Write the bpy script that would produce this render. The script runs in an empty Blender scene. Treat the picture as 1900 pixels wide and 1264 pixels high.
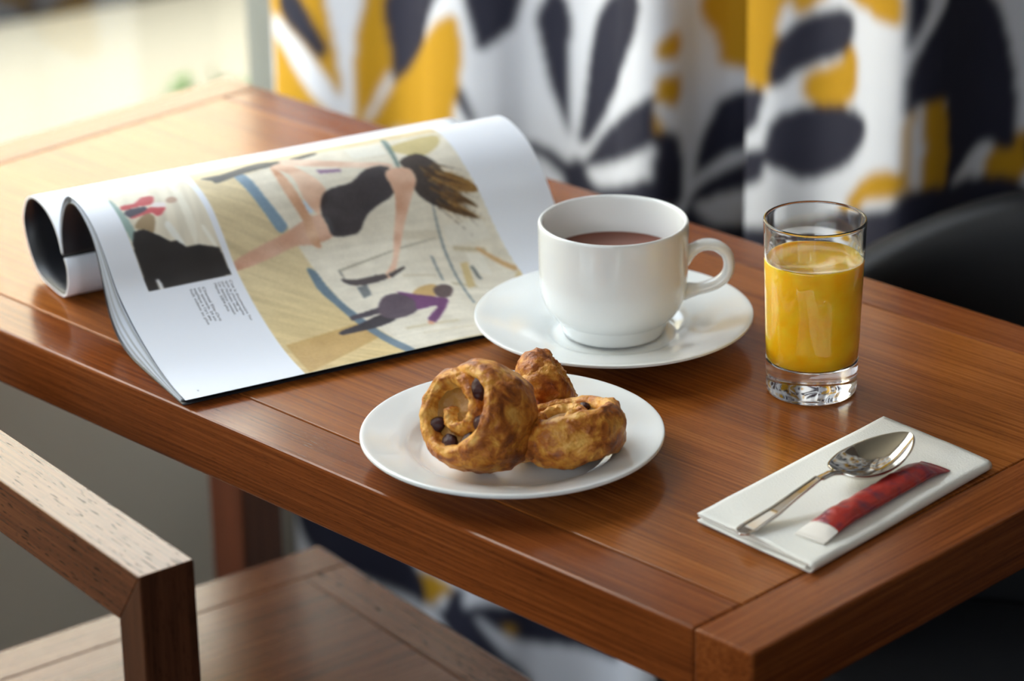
import bpy, bmesh, math, random
import numpy as np
from mathutils import Vector, Matrix, noise

scene = bpy.context.scene
COL = scene.collection
random.seed(7)

# ------------------------------------------------------------------ camera
cam_data = bpy.data.cameras.new('camera')
cam_data.sensor_width = 36.0
cam_data.lens = 5574.0 / 1900.0 * 36.0
cam_data.clip_start = 0.05
cam_data.clip_end = 100
cam_data.dof.use_dof = True
cam_data.dof.focus_distance = 1.82
cam_data.dof.aperture_fstop = 5.4
cam = bpy.data.objects.new('camera', cam_data)
COL.objects.link(cam)
RIGHT = Vector((0.70894329, 0.70509211, -0.01563763))
UP = Vector((-0.25991469, 0.2818179, 0.92359246))
FWD = Vector((-0.65562471, 0.65071022, -0.38305671))
m = Matrix((RIGHT, UP, -FWD)).transposed().to_4x4()
m.translation = Vector((0.8961, -1.06258, 1.49378))
cam.matrix_world = m
scene.camera = cam

# ------------------------------------------------------------------ world, daylight, exposure
world = bpy.data.worlds.new('overcast_sky')
scene.world = world
world.use_nodes = True
bg = world.node_tree.nodes['Background']
bg.inputs['Color'].default_value = (0.86, 0.95, 1.06, 1)
bg.inputs['Strength'].default_value = 1.0
scene.view_settings.view_transform = 'Standard'
scene.view_settings.look = 'None'
scene.view_settings.gamma = 1.0
scene.view_settings.use_curve_mapping = False
scene.view_settings.exposure = 2.9

sun = bpy.data.lights.new('sun', 'SUN')
sun.energy = 2.3; sun.angle = math.radians(0.53); sun.color = (1.0, 0.96, 0.90)
sun_o = bpy.data.objects.new('sun', sun)
sun_o.rotation_euler = Vector((.80, .12, .62)).to_track_quat('Z', 'Y').to_euler()
COL.objects.link(sun_o)

def portal(name, loc, rot, sx, sy):
    """Marks a window opening so that the sky is sampled through it; gives no light itself."""
    l = bpy.data.lights.new(name, 'AREA')
    l.shape = 'RECTANGLE'; l.size = sx; l.size_y = sy
    l.cycles.is_portal = True
    o = bpy.data.objects.new(name, l)
    o.location = loc; o.rotation_euler = rot
    COL.objects.link(o)

WX = -1.24                       # inner face of the window wall
W1 = (-0.75, 0.826, 0.50, 2.45)   # left window: y0, y1, z0, z1
W2 = (-0.90, 2.80, 1.60, 2.52)     # window behind the camera: x0, x1, z0, z1
portal('window_portal_left', (WX - 0.06, (W1[0] + W1[1]) / 2, (W1[2] + W1[3]) / 2),
       (math.pi / 2, 0, -math.pi / 2), W1[1] - W1[0], W1[3] - W1[2])
portal('window_portal_front', ((W2[0] + W2[1]) / 2, -3.26, (W2[2] + W2[3]) / 2),
       (math.pi / 2, 0, 0), W2[1] - W2[0], W2[3] - W2[2])

# ------------------------------------------------------------------ helpers
def lin(c):
    return tuple(((v / 255) / 12.92 if v / 255 <= 0.04045 else ((v / 255 + 0.055) / 1.055) ** 2.4) for v in c[:3])
def rgba(c):
    return (*lin(c), 1.0)

def link(name, me, mat=None, parent=None, loc=None):
    o = bpy.data.objects.new(name, me)
    COL.objects.link(o)
    if mat is not None:
        for mm in (mat if isinstance(mat, (list, tuple)) else [mat]):
            me.materials.append(mm)
    if parent is not None:
        o.parent = parent
    if loc is not None:
        o.location = loc
    return o

def mesh_obj(name, verts, faces, mat=None, parent=None, smooth=True, loc=None):
    me = bpy.data.meshes.new(name)
    me.from_pydata([tuple(v) for v in verts], [], [tuple(f) for f in faces])
    me.validate()
    if smooth:
        me.polygons.foreach_set('use_smooth', [True] * len(me.polygons))
    me.update()
    return link(name, me, mat, parent, loc)

def bm_obj(name, bm, mat=None, parent=None, smooth=False, loc=None):
    me = bpy.data.meshes.new(name)
    bm.normal_update()
    bm.to_mesh(me); bm.free()
    if smooth:
        me.polygons.foreach_set('use_smooth', [True] * len(me.polygons))
    return link(name, me, mat, parent, loc)

def add_box(bm, x0, x1, y0, y1, z0, z1):
    r = bmesh.ops.create_cube(bm, size=1)
    for v in r['verts']:
        v.co = Vector(((x0 + x1) / 2 + v.co.x * (x1 - x0), (y0 + y1) / 2 + v.co.y * (y1 - y0), (z0 + z1) / 2 + v.co.z * (z1 - z0)))
    return r['verts']

def box(name, x0, x1, y0, y1, z0, z1, mat, parent=None, bevel=0.0, seg=2, loc=None):
    bm = bmesh.new()
    add_box(bm, x0, x1, y0, y1, z0, z1)
    if bevel:
        bmesh.ops.bevel(bm, geom=bm.edges[:], offset=bevel, segments=seg, profile=0.5, affect='EDGES')
    return bm_obj(name, bm, mat, parent, False, loc)

def prism(name, poly, axis_y0, axis_y1, mat, parent=None, bevel=0.0):
    """poly in the x-z plane pushed out along y"""
    bm = bmesh.new()
    a = [bm.verts.new((x, axis_y0, z)) for x, z in poly]
    b = [bm.verts.new((x, axis_y1, z)) for x, z in poly]
    k = len(poly)
    bm.faces.new(a); bm.faces.new(b[::-1])
    for i in range(k):
        bm.faces.new((a[i], b[i], b[(i + 1) % k], a[(i + 1) % k]))
    bmesh.ops.recalc_face_normals(bm, faces=bm.faces[:])
    if bevel:
        bmesh.ops.bevel(bm, geom=bm.edges[:], offset=bevel, segments=2, profile=0.5, affect='EDGES')
    return bm_obj(name, bm, mat, parent)

def lathe(name, prof, mat, parent=None, segs=96, loc=None):
    verts, faces, rings = [], [], []
    for r, z in prof:
        if r < 1e-6:
            rings.append([len(verts)]); verts.append((0, 0, z))
        else:
            rings.append(list(range(len(verts), len(verts) + segs)))
            verts += [(r * math.cos(2 * math.pi * i / segs), r * math.sin(2 * math.pi * i / segs), z) for i in range(segs)]
    for A, B in zip(rings, rings[1:]):
        for i in range(segs):
            j = (i + 1) % segs
            if len(A) == 1 and len(B) == 1: continue
            if len(A) == 1: faces.append((A[0], B[j], B[i]))
            elif len(B) == 1: faces.append((A[i], A[j], B[0]))
            else: faces.append((A[i], A[j], B[j], B[i]))
    o = mesh_obj(name, verts, faces, mat, parent, True, loc)
    bm = bmesh.new(); bm.from_mesh(o.data)
    bmesh.ops.recalc_face_normals(bm, faces=bm.faces[:])
    bm.to_mesh(o.data); bm.free()
    return o

def catmull(P, m=10):
    P = np.asarray(P, float)
    Q = np.vstack([2 * P[0] - P[1], P, 2 * P[-1] - P[-2]])
    out = []
    for i in range(1, len(Q) - 2):
        a, b, c, d = Q[i - 1:i + 3]
        for k in range(m):
            t = k / m
            out.append(.5 * (2 * b + (c - a) * t + (2 * a - 5 * b + 4 * c - d) * t * t + (-a + 3 * b - 3 * c + d) * t ** 3))
    out.append(P[-1])
    return np.array(out)

def resample(P, N):
    s = np.r_[0, np.cumsum(np.linalg.norm(np.diff(P, axis=0), axis=1))]
    u = np.linspace(0, s[-1], N)
    return np.stack([np.interp(u, s, P[:, k]) for k in range(P.shape[1])], 1), s[-1]

def smooth_profile(P, m=6):
    return [tuple(p) for p in catmull(P, m)]

def empty(name, loc, label=None, cat=None, group=None, rotz=0.0):
    o = bpy.data.objects.new(name, None)
    o.empty_display_size = 0.05
    o.location = loc; o.rotation_euler = (0, 0, rotz)
    COL.objects.link(o)
    return tag(o, label, cat, group)

def tag(o, label=None, cat=None, group=None, kind=None):
    if label: o['label'] = label
    if cat: o['category'] = cat
    if group: o['group'] = group
    if kind: o['kind'] = kind
    return o

def sstep(x, a, b):
    t = np.clip((x - a) / (b - a), 0, 1)
    return t * t * (3 - 2 * t)

def grid_faces(nu, nv, closed_v=False):
    i = np.arange(nu - 1)[:, None]; j = np.arange(nv if closed_v else nv - 1)[None, :]
    j2 = (j + 1) % nv
    return np.stack([i * nv + j, (i + 1) * nv + j, (i + 1) * nv + j2, i * nv + j2], -1).reshape(-1, 4)

def grid_obj(name, XYZ, mat, parent=None, closed_v=False, smooth=True):
    nu, nv = XYZ.shape[:2]
    F = grid_faces(nu, nv, closed_v)
    me = bpy.data.meshes.new(name)
    me.vertices.add(nu * nv)
    me.vertices.foreach_set('co', XYZ.reshape(-1).astype(np.float32))
    me.loops.add(F.size)
    me.loops.foreach_set('vertex_index', F.reshape(-1).astype(np.int32))
    me.polygons.add(len(F))
    me.polygons.foreach_set('loop_start', np.arange(0, F.size, 4, dtype=np.int32))
    me.update(calc_edges=True); me.validate()
    me.polygons.foreach_set('use_smooth', [smooth] * len(me.polygons))
    return link(name, me, mat, parent)

def set_colors(o, rgb):
    """rgb: (n,3) linear"""
    at = o.data.color_attributes.new('print', 'FLOAT_COLOR', 'POINT')
    c = np.ones((len(rgb), 4), np.float32); c[:, :3] = rgb
    at.data.foreach_set('color', c.reshape(-1))

def in_poly(X, Y, poly):
    r = np.zeros(X.shape, bool)
    n = len(poly)
    for i in range(n):
        x1, y1 = poly[i]; x2, y2 = poly[(i + 1) % n]
        if y1 == y2: continue
        c = ((y1 > Y) != (y2 > Y)) & (X < (x2 - x1) * (Y - y1) / (y2 - y1) + x1)
        r ^= c
    return r

def round_poly(poly, it=2):
    P = np.array(poly, float)
    m = 3 * it
    out = []
    n = len(P)
    for i in range(n):                       # closed Catmull-Rom through the given corners
        p0, p1, p2, p3 = P[i - 1], P[i], P[(i + 1) % n], P[(i + 2) % n]
        for k in range(m):
            u = k / m
            out.append(.5 * (2 * p1 + (p2 - p0) * u + (2 * p0 - 5 * p1 + 4 * p2 - p3) * u * u + (-p0 + 3 * p1 - 3 * p2 + p3) * u ** 3))
    return np.array(out)

# ------------------------------------------------------------------ materials
def new_mat(name):
    mt = bpy.data.materials.new(name); mt.use_nodes = True
    return mt, mt.node_tree, mt.node_tree.nodes['Principled BSDF']

def plain(name, col, rough=0.5, spec=0.5, metal=0.0, bump=0.0, bscale=200, coat=0.0, sheen=0.0):
    mt, nt, p = new_mat(name)
    p.inputs['Base Color'].default_value = rgba(col)
    p.inputs['Roughness'].default_value = rough
    p.inputs['Specular IOR Level'].default_value = spec
    p.inputs['Metallic'].default_value = metal
    p.inputs['Coat Weight'].default_value = coat
    p.inputs['Coat Roughness'].default_value = 0.05
    p.inputs['Sheen Weight'].default_value = sheen
    if bump:
        tc = nt.nodes.new('ShaderNodeTexCoord'); nz = nt.nodes.new('ShaderNodeTexNoise')
        nz.inputs['Scale'].default_value = bscale; nz.inputs['Detail'].default_value = 4
        bp = nt.nodes.new('ShaderNodeBump'); bp.inputs['Strength'].default_value = bump; bp.inputs['Distance'].default_value = 0.002
        nt.links.new(tc.outputs['Object'], nz.inputs['Vector'])
        nt.links.new(nz.outputs['Fac'], bp.inputs['Height'])
        nt.links.new(bp.outputs['Normal'], p.inputs['Normal'])
    return mt

def wood(name, axis, dark, mid, light, rough=0.3, seed=0.0, pores=0.5, spec=0.5, pore_along=110, pore_across=1500, pore_at=.30):
    mt, nt, p = new_mat(name)
    N = nt.nodes; L = nt.links
    tc = N.new('ShaderNodeTexCoord')
    def noise_at(along, across, detail, dist=0.0):
        mp = N.new('ShaderNodeMapping')
        s = [across] * 3; s[axis] = along
        mp.inputs['Scale'].default_value = s
        mp.inputs['Location'].default_value = (seed, seed * 1.7, seed * .6)
        L.new(tc.outputs['Object'], mp.inputs['Vector'])
        nz = N.new('ShaderNodeTexNoise')
        nz.inputs['Scale'].default_value = 1.0
        nz.inputs['Detail'].default_value = detail
        nz.inputs['Distortion'].default_value = dist
        L.new(mp.outputs['Vector'], nz.inputs['Vector'])
        return nz.outputs['Fac']
    broad = noise_at(1.6, 22, 3, .6)
    fine = noise_at(9, 520, 5, .3)
    pore = noise_at(pore_along, pore_across, 2)
    mix = N.new('ShaderNodeMath'); mix.operation = 'MULTIPLY_ADD'
    L.new(fine, mix.inputs[0]); mix.inputs[1].default_value = .62
    m2 = N.new('ShaderNodeMath'); m2.operation = 'MULTIPLY'
    L.new(broad, m2.inputs[0]); m2.inputs[1].default_value = .40
    L.new(m2.outputs[0], mix.inputs[2])
    cr = N.new('ShaderNodeValToRGB')
    e = cr.color_ramp.elements
    e[0].position = .33; e[0].color = rgba(dark)
    e[1].position = .70; e[1].color = rgba(light)
    k = cr.color_ramp.elements.new(.52); k.color = rgba(mid)
    L.new(mix.outputs[0], cr.inputs['Fac'])
    pr = N.new('ShaderNodeValToRGB')
    pr.color_ramp.elements[0].position = pore_at; pr.color_ramp.elements[0].color = (1 - pores,) * 3 + (1,)
    pr.color_ramp.elements[1].position = pore_at + .10; pr.color_ramp.elements[1].color = (1, 1, 1, 1)
    L.new(pore, pr.inputs['Fac'])
    mm = N.new('ShaderNodeMix'); mm.data_type = 'RGBA'; mm.blend_type = 'MULTIPLY'
    mm.inputs[0].default_value = 1.0
    L.new(cr.outputs['Color'], mm.inputs[6]); L.new(pr.outputs['Color'], mm.inputs[7])
    L.new(mm.outputs[2], p.inputs['Base Color'])
    bp = N.new('ShaderNodeBump'); bp.inputs['Strength'].default_value = .12; bp.inputs['Distance'].default_value = .0006
    L.new(pr.outputs['Color'], bp.inputs['Height'])
    L.new(bp.outputs['Normal'], p.inputs['Normal'])
    p.inputs['Roughness'].default_value = rough
    sm_ = N.new('ShaderNodeMath'); sm_.operation = 'MULTIPLY'; sm_.inputs[1].default_value = spec
    L.new(pr.outputs['Color'], sm_.inputs[0]); L.new(sm_.outputs[0], p.inputs['Specular IOR Level'])
    p.inputs['Specular Tint'].default_value = (1.0, .81, .56, 1)
    return mt

TD, TM, TL_ = (112, 58, 22), (149, 83, 33), (176, 107, 48)
M = {}
M['table_x'] = wood('table_wood_long', 0, TD, TM, TL_, .19, 0.0, .35, .38)
M['table_x2'] = wood('table_wood_edge_strip', 0, (90, 42, 18), (126, 65, 28), (150, 84, 40), .17, 3.3, .35, .38)
M['table_y'] = wood('table_wood_end_strip', 1, (90, 42, 18), (126, 65, 28), (150, 84, 40), .19, 5.1, .35, .38)
M['leg_z'] = wood('table_wood_leg', 2, (52, 25, 16), (86, 44, 28), (104, 56, 36), .35, 2.2, .3)
M['chair_x'] = wood('chair_wood_rail', 0, (70, 38, 23), (104, 60, 37), (128, 78, 48), .24, 7.7, .85, .62, 70, 620, .31)
M['chair_y'] = wood('chair_wood_seat', 1, (70, 38, 23), (104, 60, 37), (128, 78, 48), .22, 8.8, .6)
M['chair_z'] = wood('chair_wood_post', 2, (52, 28, 18), (82, 48, 32), (102, 62, 42), .28, 9.4, .5)
M['china'] = plain('white_glazed_china', (236, 238, 237), .12, .5, coat=.3)
M['paper'] = plain('white_paper', (234, 238, 247), .55, .3)
M['paper_edge'] = plain('grey_paper', (190, 192, 194), .6, .3)
M['paper_dark'] = plain('dark_paper', (60, 60, 66), .5, .3)
M['cover'] = plain('black_cover', (40, 40, 44), .45, .4)
M['ink'] = plain('grey_ink', (86, 86, 92), .6, .2)
M['napkin'] = plain('white_tissue', (243, 240, 232), .85, .2, bump=.25, bscale=900)
M['steel'] = plain('polished_steel', (214, 210, 202), .09, .5, metal=1.0)
M['black_fabric'] = plain('black_upholstery', (20, 20, 24), .55, .4, bump=.2, bscale=500)
M['black_metal'] = plain('black_metal', (24, 24, 26), .4, .5)
M['wall'] = plain('painted_wall', (198, 190, 172), .8, .2, bump=.1, bscale=60)
M['wall_light'] = plain('pale_wall', (205, 200, 190), .8, .2)
M['wall_dark'] = plain('dark_wall_panel', (96, 84, 76), .6, .3)
M['ceiling'] = plain('white_ceiling', (226, 224, 218), .9, .2)
M['floor'] = plain('dark_floor', (38, 33, 31), .6, .3, bump=.2, bscale=120)
M['frame'] = plain('grey_window_frame', (118, 119, 113), .45, .4)
M['terrace'] = plain('pale_terrace', (142, 132, 112), .9, .1)
M['facade'] = plain('cream_render', (210, 201, 178), .9, .1, bump=.1, bscale=20)
M['dark_wall_out'] = plain('dark_garden_wall', (30, 27, 28), .9, .1)
M['leaf'] = plain('green_leaf', (78, 110, 48), .6, .3)
M['stem'] = plain('brown_stem', (70, 58, 40), .8, .2)
M['raisin'] = plain('raisin_skin', (62, 28, 24), .42, .22, bump=.5, bscale=300)
M['sugar_white'] = plain('white_sachet_paper', (240, 232, 222), .6, .3)
M['drink'] = plain('hot_chocolate', (136, 82, 66), .35, .3)

def glass_pane_mat():
    mt = bpy.data.materials.new('window_glass'); mt.use_nodes = True
    nt = mt.node_tree; nt.nodes.clear()
    out = nt.nodes.new('ShaderNodeOutputMaterial'); mx = nt.nodes.new('ShaderNodeMixShader')
    tr = nt.nodes.new('ShaderNodeBsdfTransparent'); gl = nt.nodes.new('ShaderNodeBsdfGlossy')
    gl.inputs['Roughness'].default_value = .02
    tr.inputs['Color'].default_value = (.97, .98, .97, 1)
    mx.inputs[0].default_value = .05
    nt.links.new(tr.outputs[0], mx.inputs[1]); nt.links.new(gl.outputs[0], mx.inputs[2])
    nt.links.new(mx.outputs[0], out.inputs['Surface'])
    return mt
M['pane'] = glass_pane_mat()

def tumbler_mat():
    mt, nt, p = new_mat('clear_glass')
    p.inputs['Base Color'].default_value = (.985, .99, .985, 1)
    p.inputs['Roughness'].default_value = 0.0
    p.inputs['IOR'].default_value = 1.48
    p.inputs['Transmission Weight'].default_value = 1.0
    return mt
M['glass'] = tumbler_mat()

def juice_mat():
    mt, nt, p = new_mat('orange_juice')
    tc = nt.nodes.new('ShaderNodeTexCoord'); nz = nt.nodes.new('ShaderNodeTexNoise')
    nz.inputs['Scale'].default_value = 70; nz.inputs['Detail'].default_value = 4
    cr = nt.nodes.new('ShaderNodeValToRGB')
    cr.color_ramp.elements[0].position = .35; cr.color_ramp.elements[0].color = rgba((250, 184, 16))
    cr.color_ramp.elements[1].position = .7; cr.color_ramp.elements[1].color = rgba((253, 204, 48))
    nt.links.new(tc.outputs['Object'], nz.inputs['Vector']); nt.links.new(nz.outputs['Fac'], cr.inputs['Fac'])
    nt.links.new(cr.outputs['Color'], p.inputs['Base Color'])
    p.inputs['Roughness'].default_value = .35
    p.inputs['Specular IOR Level'].default_value = .2
    p.inputs['Subsurface Weight'].default_value = .6
    p.inputs['Coat Weight'].default_value = 1.0
    p.inputs['Coat Roughness'].default_value = .01
    p.inputs['Subsurface Radius'].default_value = (.02, .010, .002)
    p.inputs['Subsurface Scale'].default_value = .6
    return mt
M['juice'] = juice_mat()

def print_mat(name, rough, spec, sheen=0.0, weave=0.0):
    mt, nt, p = new_mat(name)
    at = nt.nodes.new('ShaderNodeAttribute'); at.attribute_name = 'print'
    nt.links.new(at.outputs['Color'], p.inputs['Base Color'])
    p.inputs['Roughness'].default_value = rough
    p.inputs['Specular IOR Level'].default_value = spec
    if weave:
        tc = nt.nodes.new('ShaderNodeTexCoord'); nz = nt.nodes.new('ShaderNodeTexNoise')
        nz.inputs['Scale'].default_value = 700; bp = nt.nodes.new('ShaderNodeBump')
        bp.inputs['Strength'].default_value = weave; bp.inputs['Distance'].default_value = .001
        nt.links.new(tc.outputs['Object'], nz.inputs['Vector']); nt.links.new(nz.outputs['Fac'], bp.inputs['Height'])
        nt.links.new(bp.outputs['Normal'], p.inputs['Normal'])
    return mt
M['print'] = print_mat('printed_page', .42, .4)
M['curtain'] = print_mat('printed_curtain_cloth', .8, .2, weave=.15)

def pastry_mat(name, seed):
    mt, nt, p = new_mat(name)
    N, L = nt.nodes, nt.links
    tc = N.new('ShaderNodeTexCoord'); mp = N.new('ShaderNodeMapping')
    mp.inputs['Location'].default_value = (seed, seed * 2, seed * .3)
    L.new(tc.outputs['Object'], mp.inputs['Vector'])
    nz = N.new('ShaderNodeTexNoise'); nz.inputs['Scale'].default_value = 85; nz.inputs['Detail'].default_value = 7; nz.inputs['Roughness'].default_value = .62
    nz.inputs['Distortion'].default_value = .8
    L.new(mp.outputs['Vector'], nz.inputs['Vector'])
    at = N.new('ShaderNodeAttribute'); at.attribute_name = 'print'
    ad = N.new('ShaderNodeMath'); ad.operation = 'MULTIPLY_ADD'
    mr = N.new('ShaderNodeMapRange'); mr.inputs['From Min'].default_value = .30; mr.inputs['From Max'].default_value = .70
    L.new(nz.outputs['Fac'], mr.inputs['Value']); L.new(mr.outputs['Result'], ad.inputs[0]); ad.inputs[1].default_value = .62
    sep = N.new('ShaderNodeSeparateColor'); L.new(at.outputs['Color'], sep.inputs['Color'])
    L.new(sep.outputs['Red'], ad.inputs[2])
    cr = N.new('ShaderNodeValToRGB'); e = cr.color_ramp.elements
    e[0].position = .22; e[0].color = rgba((232, 178, 92))
    e[1].position = .85; e[1].color = rgba((124, 62, 22))
    a = e.new(.42); a.color = rgba((212, 146, 58))
    b = e.new(.62); b.color = rgba((178, 102, 36))
    L.new(ad.outputs[0], cr.inputs['Fac']); L.new(cr.outputs['Color'], p.inputs['Base Color'])
    n2 = N.new('ShaderNodeTexNoise'); n2.inputs['Scale'].default_value = 180; n2.inputs['Detail'].default_value = 5
    L.new(mp.outputs['Vector'], n2.inputs['Vector'])
    bp = N.new('ShaderNodeBump'); bp.inputs['Strength'].default_value = .8; bp.inputs['Distance'].default_value = .003
    L.new(n2.outputs['Fac'], bp.inputs['Height']); L.new(bp.outputs['Normal'], p.inputs['Normal'])
    p.inputs['Roughness'].default_value = .42
    p.inputs['Specular IOR Level'].default_value = .32
    p.inputs['Subsurface Weight'].default_value = .08
    p.inputs['Subsurface Radius'].default_value = (.006, .003, .001)
    return mt
M['dough'] = pastry_mat('baked_dough', 0.4)
M['custard'] = plain('custard', (150, 103, 42), .5, .35, bump=.9, bscale=160)

def sachet_mat():
    mt, nt, p = new_mat('red_sachet')
    N, L = nt.nodes, nt.links
    tc = N.new('ShaderNodeTexCoord'); nz = N.new('ShaderNodeTexNoise'); nz.inputs['Scale'].default_value = 110; nz.inputs['Detail'].default_value = 2
    L.new(tc.outputs['Object'], nz.inputs['Vector'])
    cr = N.new('ShaderNodeValToRGB'); e = cr.color_ramp.elements
    e[0].position = .48; e[0].color = rgba((170, 46, 36)); e[1].position = .72; e[1].color = rgba((104, 38, 62))
    L.new(nz.outputs['Fac'], cr.inputs['Fac']); L.new(cr.outputs['Color'], p.inputs['Base Color'])
    p.inputs['Roughness'].default_value = .3
    n2 = N.new('ShaderNodeTexNoise'); n2.inputs['Scale'].default_value = 90
    bp = N.new('ShaderNodeBump'); bp.inputs['Strength'].default_value = .5; bp.inputs['Distance'].default_value = .003
    L.new(tc.outputs['Object'], n2.inputs['Vector']); L.new(n2.outputs['Fac'], bp.inputs['Height']); L.new(bp.outputs['Normal'], p.inputs['Normal'])
    return mt
M['sachet'] = sachet_mat()

# ------------------------------------------------------------------ room shell
RX, RY0, RY1, RH = 3.0, -3.2, 1.12, 2.6
def shell(name, boxes, mat):
    bm = bmesh.new()
    for b in boxes: add_box(bm, *b)
    return tag(bm_obj(name, bm, mat), kind='structure')
shell('floor', [(WX - .12, RX + .1, RY0 - .12, RY1 + .1, -.1, 0)], M['floor'])
shell('ceiling', [(WX - .12, RX + .1, RY0 - .12, RY1 + .1, RH, RH + .1)], M['ceiling'])
shell('wall_left', [(WX - .12, WX, RY0, RY1, 0, W1[2]), (WX - .12, WX, RY0, RY1, W1[3], RH),
                    (WX - .12, WX, RY0, W1[0], W1[2], W1[3]), (WX - .12, WX, W1[1], RY1, W1[2], W1[3])], M['wall'])
shell('wall_back', [(WX - .12, RX + .1, RY1, RY1 + .1, 0, RH)], M['wall_dark'])
shell('wall_right', [(RX, RX + .1, RY0, RY1, 0, RH)], M['wall_dark'])
shell('wall_front', [(WX - .12, RX + .1, RY0 - .12, RY0, 0, W2[2]), (WX - .12, RX + .1, RY0 - .12, RY0, W2[3], RH),
                     (WX - .12, W2[0], RY0 - .12, RY0, W2[2], W2[3]), (W2[1], RX + .1, RY0 - .12, RY0, W2[2], W2[3])], M['wall_light'])

def window(name, axis, a0, a1, z0, z1, depth0, depth1):
    w = empty(name, (0, 0, 0)); w['kind'] = 'structure'
    def bx(nm, p0, p1, q0, q1, mat, d0=depth0, d1=depth1, bev=.003):
        if axis == 'y': return box(nm, d0, d1, p0, p1, q0, q1, mat, w, bev)
        return box(nm, p0, p1, d0, d1, q0, q1, mat, w, bev)
    t = .022
    bx('window_jamb', a0, a0 + t, z0, z1, M['frame']); bx('window_jamb', a1 - t, a1, z0, z1, M['frame'])
    bx('window_head', a0 + t, a1 - t, z1 - t, z1, M['frame']); bx('window_sill', a0 + t, a1 - t, z0, z0 + t, M['frame'])
    mid = (depth0 + depth1) / 2
    bx('pane', a0 + t, a1 - t, z0 + t, z1 - t, M['pane'], mid - .003, mid + .003, 0)
    return w
window('window_1', 'y', W1[0], W1[1], W1[2], W1[3], WX - .118, WX - .068)
window('window_2', 'x', W2[0], W2[1], W2[2], W2[3], RY0 - .09, RY0 - .03)

# outdoors
tag(box('sun_block_annex', -1.36, 3.1, 1.24, 5.5, -.16, 3.0, M['wall_light']), kind='structure')  # unseen block, added so its shadow covers the terrace outside the window
tag(box('bounce_facade', -7.2, -7.0, -9, 9, -.16, 4.6, M['facade']), kind='structure')  # unseen, added opposite to bounce warm sunlight through the left window
tag(box('ground', -16, 16, -16, 16, -.26, -.16, M['terrace']), kind='structure')

PRINT_MAIN = {
    'wall': [(118,79),(121,104),(128,131),(131,150),(134,168),(140,200),(161,264),(215,263),(278,187),(269,70),(176,67)],
    'floor_dark': [(86,228),(148,221),(146,241),(86,264)],
    'panel': [(237,151),(268,151),(269,162),(236,165)],
    'ceil': [(226,79),(263,73),(263,85),(248,95),(235,92)],
    'ceilb': [(226,68),(230,68),(226,92),(224,102),(222,102)],
    'beam': [(254,168),(257,167),(279,186),(275,189)],
    'beam2': [(238,178),(244,177),(239,200),(232,203)],
    'line1': [(235,135),(236,135),(232,167),(228,221),(226,222),(230,167)],
    'line2': [(218,172),(220,172),(218,194),(216,195)],
    'line3': [(149,171),(228,158),(228,159),(149,173)],
    'line4': [(149,171),(151,172),(151,181),(150,182)],
    'pole': [(244,181),(247,180),(248,192),(245,193)],
    'stripe1': [(110,76),(118,79),(121,104),(126,122),(128,131),(121,134),(117,121),(113,103)],
    'stripe2': [(129,165),(134,168),(136,181),(140,200),(145,215),(152,239),(161,264),(154,264),(146,241),(139,218),(134,200),(129,183)],
    'bar': [(88,73),(103,73),(132,65),(149,69),(175,65),(174,70),(150,74),(119,77),(97,83),(94,79)],
    'purp_small': [(166,89),(183,93),(182,96),(167,94)],
    'tri': [(146,113),(153,123),(145,125)],
    'thigh': [(138,77),(147,72),(153,79),(165,108),(155,125),(152,126),(147,113),(147,89)],
    'arm_up': [(152,64),(156,69),(189,86),(217,96),(217,102),(202,98),(160,82),(147,74)],
    'leg': [(158,129),(157,144),(140,147),(128,146),(108,151),(83,155),(83,148),(100,142),(125,135),(146,127)],
    'shin': [(138,76),(142,84),(145,115),(147,131),(146,150),(141,148),(139,139),(140,128),(136,104)],
    'leotard': [(155,125),(160,114),(168,109),(185,107),(200,98),(216,100),(212,121),(195,129),(185,135),(176,145),(166,146),(157,144),(156,137)],
    'strand1': [(253,113),(268,123),(274,132),(264,132),(251,125)],
    'strand2': [(248,122),(258,132),(268,143),(257,138),(243,131)],
    'strand3': [(232,129),(244,131),(257,141),(266,150),(251,145),(239,138)],
    'hair': [(226,97),(241,92),(250,102),(253,113),(254,124),(251,137),(239,138),(230,130),(227,122),(228,108)],
    'arm': [(211,106),(219,102),(230,105),(231,115),(224,125),(211,144),(200,162),(187,182),(179,187),(179,183),(189,173),(199,153),(211,125)],
    'shoe': [(148,179),(158,182),(178,182),(178,187),(160,188),(151,185)],
    'shoe_b': [(181,183),(195,179),(195,181),(182,187)],
    'bag': [(155,189),(163,188),(162,198),(155,200)],
    'leg2a': [(161,211),(160,217),(138,218),(138,214)],
    'leg2b': [(160,218),(166,226),(150,230),(137,230),(125,230),(126,226),(141,223)],
    'blond': [(189,205),(197,200),(209,199),(203,211),(193,209)],
    'dress': [(160,212),(166,204),(175,201),(189,206),(189,216),(180,224),(165,225),(159,219)],
    'purple': [(179,200),(192,207),(204,212),(210,217),(190,238),(187,232),(200,221),(185,221),(187,211)],
    'head2': [(205,204),(210,200),(217,199),(220,203),(214,212),(207,213),(204,210)],
    'hand2': [(186,234),(189,237),(187,240),(184,238)],
}
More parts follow.
